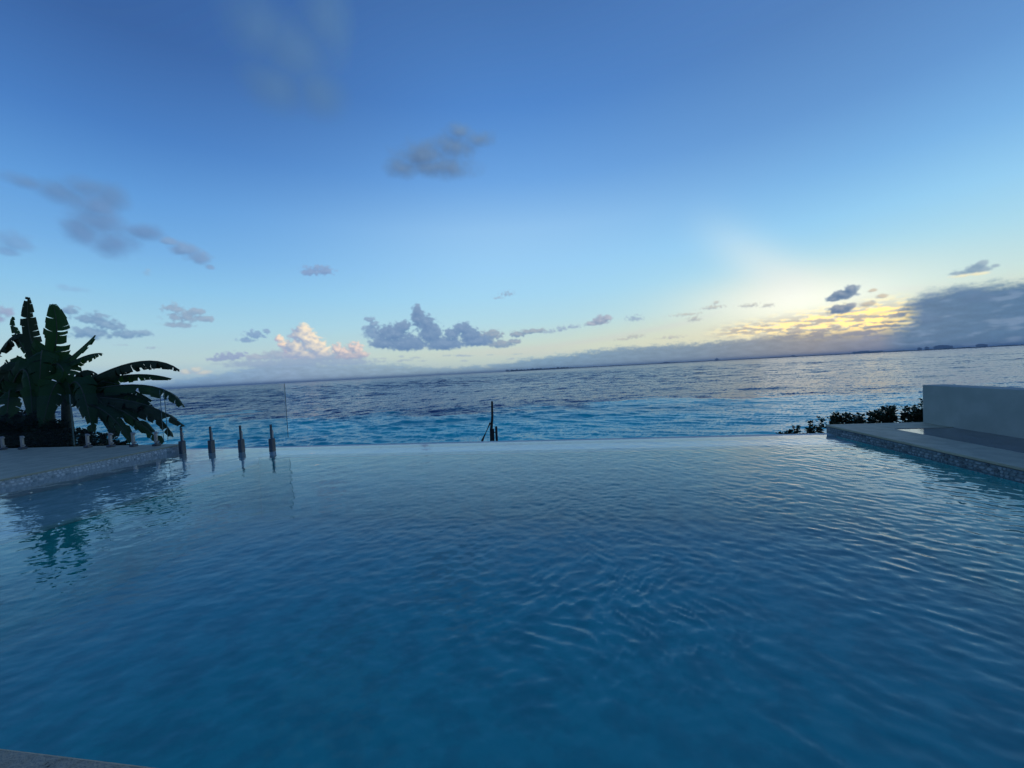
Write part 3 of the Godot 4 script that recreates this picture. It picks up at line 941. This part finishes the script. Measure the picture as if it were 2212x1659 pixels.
# ------------------------------------------------------------------ plants
# one banana leaf: arching midrib a-b-c, torn blade on both sides
func banana_leaf(parent: Node, a: Vector3, b: Vector3, c: Vector3, width: float, hint: Vector3, fold: float, tears: int, seed_: int, mat: Material) -> void:
	var r := RandomNumberGenerator.new()
	r.seed = seed_
	var ctrl := b * 2.0 - (a + c) * 0.5
	var pts := []
	var rad := []
	for i in 13:
		var t := i / 12.0
		pts.append(a.lerp(ctrl, t).lerp(ctrl.lerp(c, t), t))
		rad.append(lerpf(0.028, 0.006, t))
	var st := new_st()
	add_tube(st, pts, rad, 5)
	var leaf := part(parent, "leaf", null, mat)
	part(leaf, "midrib", st.commit(), mats.stem)
	st = new_st()
	for side: float in [-1.0, 1.0]:
		var i := 0
		var t0 := 0.1
		while t0 < 0.985:
			var span := r.randf_range(0.5, 1.9) / tears
			var t1 := minf(t0 + span, 0.995)
			var droop := r.randf_range(-0.12, 0.42) * (1.0 if fold > 0.45 else 0.3)
			var reach := r.randf_range(0.86, 1.06) * (0.7 if r.randf() < 0.1 else 1.0)
			var cut := r.randf_range(0.0, 0.5) * span * (1.0 if fold > 0.45 or r.randf() < 0.2 else 0.3)
			var strip := []
			for k in 4:
				var f := k / 3.0
				var edge := []
				for e in 2:
					var t: float = (t0 if e == 0 else t1 - cut * f)
					var p := a.lerp(ctrl, t).lerp(ctrl.lerp(c, t), t)
					var tan_ := (a.lerp(ctrl, minf(t + 0.02, 1.0)).lerp(ctrl.lerp(c, minf(t + 0.02, 1.0)), minf(t + 0.02, 1.0)) - p).normalized() if t < 0.97 else (c - ctrl).normalized()
					var out := tan_.cross(hint).normalized() * side
					var nrm := out.cross(tan_).normalized() * side
					if nrm.dot(hint) < 0.0:
						nrm = -nrm
					var prof := pow(sin(PI * clampf(0.06 + t * 0.92, 0.0, 1.0)), 0.55) * (1.0 - 0.25 * t)
					var ang := fold + droop * f + 0.25 * f
					var dir := (out * cos(ang) - nrm * sin(ang) + tan_ * 0.35 * f).normalized()
					edge.append(p + dir * width * prof * reach * f)
				strip.append(edge)
			for k in 3:
				quad(st, strip[k][0], strip[k][1], strip[k + 1][1], strip[k + 1][0], hint)
			t0 = t1 - 0.04 * span + (0.25 * span if r.randf() < 0.12 else 0.0)
			i += 1
	leaf.mesh = st.commit()

func banana(label: String, foot: Vector3, tall: float, leaves: Array, seed_: int) -> void:
	var t := thing("banana_plant", label, "banana plant", foot, "banana plants behind the glass railing")
	var st := new_st()
	var lean := Vector3(0.06, 0, 0.03)
	add_tube(st, [Vector3(0, -0.1, 0), Vector3(0, tall * 0.3, 0) + lean, Vector3(0, tall * 0.7, 0) + lean * 1.6, Vector3(0, tall, 0) + lean * 2.0], [0.17, 0.145, 0.115, 0.08], 10)
	part(t, "trunk", st.commit(), mats.stem)
	var k := 0
	for l in leaves:
		# [mid px, mid py, tip px, tip py, depth of mid, depth of tip, width, hint, fold, start height share, tears]
		var a := Vector3(0, tall * l[9], 0) + lean * 2.0
		var b := at_z(l[0], l[1], l[4]) - foot
		var c := at_z(l[2], l[3], l[5]) - foot
		banana_leaf(t, a, b, c, l[6], l[7], l[8], l[10], seed_ * 100 + k, mats.leaf if k % 3 else mats.leaf2)
		k += 1

func make_plants() -> void:
	var F := Vector3(0.75, 0.1, 0.65)   # towards the terrace
	var U := Vector3(0, 1, 0.05)
	var foot := at_z(112, 968, -10.2)
	foot.y = -0.55
	banana("tall torn-leaved banana plant with two upright leaves behind the glass railing", foot, 2.7, [
		[66, 730, 60, 641, -10.2, -10.2, 0.28, F, 0.15, 0.97, 16],
		[122, 735, 114, 656, -10.1, -10.0, 0.42, F, 0.2, 0.98, 13],
		[40, 735, 28, 684, -10.4, -10.4, 0.16, F, 0.3, 0.95, 12],
		[50, 722, -10, 775, -10.2, -10.0, 0.4, U, 0.75, 0.98, 18],
		[155, 770, 205, 724, -10.0, -9.8, 0.26, Vector3(0.2, 0.8, 0.6), 0.4, 0.95, 11],
		[170, 775, 221, 763, -9.9, -9.6, 0.26, U, 0.7, 0.93, 14],
		[80, 775, 20, 850, -9.9, -9.6, 0.45, U, 0.6, 0.95, 16],
		[130, 790, 160, 880, -9.7, -9.3, 0.5, F, 0.3, 0.95, 14],
		[90, 760, 85, 870, -9.6, -9.2, 0.5, F, 0.3, 0.98, 14],
		[40, 790, -30, 880, -10.3, -10.2, 0.5, F, 0.3, 0.94, 14],
	], 1)
	foot = at_z(150, 968, -9.7)
	foot.y = -0.5
	banana("lower banana plant with one long arching leaf reaching over the glass railing", foot, 1.95, [
		[285, 784, 388, 799, -9.6, -9.3, 0.34, U, 1.05, 0.98, 26],
		[262, 812, 372, 818, -9.9, -9.7, 0.28, U, 1.0, 0.96, 22],
		[310, 832, 396, 880, -9.5, -9.2, 0.36, Vector3(0.2, 1, 0.3), 0.5, 0.95, 12],
		[290, 868, 398, 922, -9.3, -9.0, 0.36, Vector3(0.2, 1, 0.3), 0.5, 0.9, 12],
		[250, 880, 352, 962, -9.3, -8.9, 0.36, F, 0.5, 0.88, 13],
		[235, 845, 300, 930, -9.8, -9.5, 0.4, F, 0.4, 0.95, 13],
		[210, 860, 250, 945, -9.4, -9.0, 0.42, F, 0.3, 0.93, 13],
		[170, 830, 200, 935, -9.2, -8.8, 0.42, F, 0.3, 0.93, 13],
		[120, 830, 90, 930, -9.2, -8.8, 0.42, F, 0.3, 0.93, 13],
		[190, 800, 250, 860, -9.9, -9.7, 0.36, U, 0.6, 0.96, 15],
		[280, 850, 345, 905, -9.7, -9.5, 0.36, U, 0.8, 0.95, 18],
		[245, 862, 325, 948, -9.6, -9.3, 0.34, U, 0.7, 0.9, 16],
		[300, 880, 372, 945, -9.4, -9.1, 0.32, U, 0.7, 0.9, 16],
		[220, 885, 285, 958, -9.1, -8.8, 0.34, F, 0.4, 0.86, 15],
		[225, 825, 330, 866, -9.8, -9.6, 0.34, U, 0.9, 0.97, 20],
	], 2)
	foot = at_z(30, 968, -9.6)
	foot.y = -0.55
	banana("bushy banana plant with hanging leaves, partly behind the tall one", foot, 2.1, [
		[20, 800, -40, 900, -9.5, -9.4, 0.46, F, 0.3, 0.97, 14],
		[55, 800, 70, 910, -9.3, -9.0, 0.46, F, 0.3, 0.97, 14],
		[20, 850, 10, 940, -9.3, -9.0, 0.42, F, 0.3, 0.9, 13],
		[60, 850, 110, 940, -9.3, -9.0, 0.42, F, 0.3, 0.9, 13],
		[30, 830, -60, 860, -9.8, -9.8, 0.42, U, 0.6, 0.97, 13],
		[45, 790, 60, 860, -9.8, -9.8, 0.5, F, 0.2, 0.99, 13],
	], 3)
	shrub("dense dark shrub under the banana leaves behind the glass railing", at_z(75, 960, -8.9), 2.4, [0.5, 1.0, 0.6, 0.95, 0.55, 0.7, 0.3], 56, 61, 0.16)
	shrub("low dark shrub under the long arching banana leaf", at_z(215, 962, -8.8), 1.5, [0.5, 0.35, 0.22, 0.12], 26, 62, 0.14)
	# shrubs behind the right terrace
	shrub("lowest sprawling dark shrub just above the pool's overflow edge", at_z(1755, 938, -8.5), 1.05, [0.02, 0.08, 0.17, 0.34, 0.4], 28, 63, 0.085)
	shrub("middle dark shrub with stubby shoots behind the terrace corner", at_z(1835, 915, -8.6), 0.62, [0.16, 0.24, 0.16, 0.25], 20, 64, 0.085)
	shrub("tallest dark shrub of upright shoots against the white parapet wall", at_z(1942, 912, -8.5), 1.25, [0.04, 0.26, 0.34, 0.29, 0.36, 0.44], 44, 65, 0.085)

# upright shoots, each set with whorls of leaves
func shrub(label: String, foot: Vector3, wide: float, rise: Array, shoots: int, seed_: int, leaf := 0.1, root := -0.95) -> void:
	var r := RandomNumberGenerator.new()
	r.seed = seed_
	var low := foot.y
	foot.y = root
	var t := thing("shrub", label, "shrub", foot, "dark shrubs around the terrace")
	var wood := new_st()
	var st := new_st()
	for k in shoots:
		var x := ((k + r.randf()) / shoots - 0.5) * wide
		var z := r.randf_range(-0.3, 0.3) * minf(wide, 0.8)
		var f0 := clampf(x / wide + 0.5, 0.0, 1.0) * (rise.size() - 1)
		var tall := low - root + lerpf(rise[int(f0)], rise[mini(int(f0) + 1, rise.size() - 1)], f0 - int(f0))
		var h := tall - r.randf() * r.randf() * 0.4
		var top := Vector3(x + r.randf_range(-0.05, 0.05), h, z)
		var base := Vector3(x * 0.6, -0.1, z * 0.5)
		var mid := Vector3(x * 0.95, h * 0.45, z)
		add_tube(wood, [base, mid, top], [0.014, 0.01, 0.005], 5)
		for j in int(40.0 + h * 80.0):
			var f := pow(r.randf(), 0.75)
			var p := base.lerp(mid, f * 2.0) if f < 0.5 else mid.lerp(top, f * 2.0 - 1.0)
			p += Vector3(r.randf_range(-0.03, 0.03), 0, r.randf_range(-0.03, 0.03))
			var a := r.randf() * TAU
			var d := Vector3(cos(a), r.randf_range(-0.1, 1.0), sin(a)).normalized()
			var s := d.cross(Vector3(r.randf() - 0.5, 1, r.randf() - 0.5)).normalized()
			var l := leaf * r.randf_range(0.65, 1.25)
			var n := d.cross(s).normalized()
			var m := p + d * l * 0.55 + n * l * 0.1
			var tip := p + d * l
			tri(st, p, m + s * l * 0.32, tip, n)
			tri(st, p, m - s * l * 0.32, tip, n)
	part(t, "stems", wood.commit(), mats.stem)
	part(t, "foliage", st.commit(), mats.shrub)

# ------------------------------------------------------------------ scene
func _ready() -> void:
	rng.seed = 2024
	var cam := Camera3D.new()
	cam.name = "camera"
	cam.position = EYE
	cam.rotation_degrees = Vector3(-1.93, 8.64, -2.95)
	cam.fov = rad_to_deg(2.0 * atan(829.5 / FOCAL))
	cam.near = 0.05
	cam.far = 40000.0
	add_child(cam)
	cam.current = true
	cam_basis = cam.basis

	var env := Environment.new()
	env.background_mode = Environment.BG_SKY
	env.sky = make_sky()
	env.tonemap_mode = Environment.TONE_MAPPER_LINEAR
	env.tonemap_exposure = 1.0
	env.sdfgi_enabled = true
	env.ssao_enabled = true
	env.ssil_enabled = true
	env.fog_enabled = true
	env.fog_density = 0.00009
	env.fog_light_color = Color(0.78, 0.86, 0.95)
	var we := WorldEnvironment.new()
	we.name = "environment"
	we.environment = env
	add_child(we)

	var sun := DirectionalLight3D.new()
	sun.name = "sun"
	sun.light_color = Color(1.0, 0.99, 0.96)
	sun.light_energy = 0.012
	sun.light_angular_distance = 25.0
	sun.shadow_enabled = true
	add_child(sun)
	var d := ray(1945, 690)
	sun.look_at_from_position(Vector3.ZERO, -d)
	print("sky and light ", Time.get_ticks_msec())

	make_materials()
	make_sea()
	print("sea ", Time.get_ticks_msec())
	make_ground()
	make_coast()
	make_terrace()
	make_pool_water()
	print("pool ", Time.get_ticks_msec())
	make_railing()
	make_pole()
	make_plants()
	print("done ", Time.get_ticks_msec())
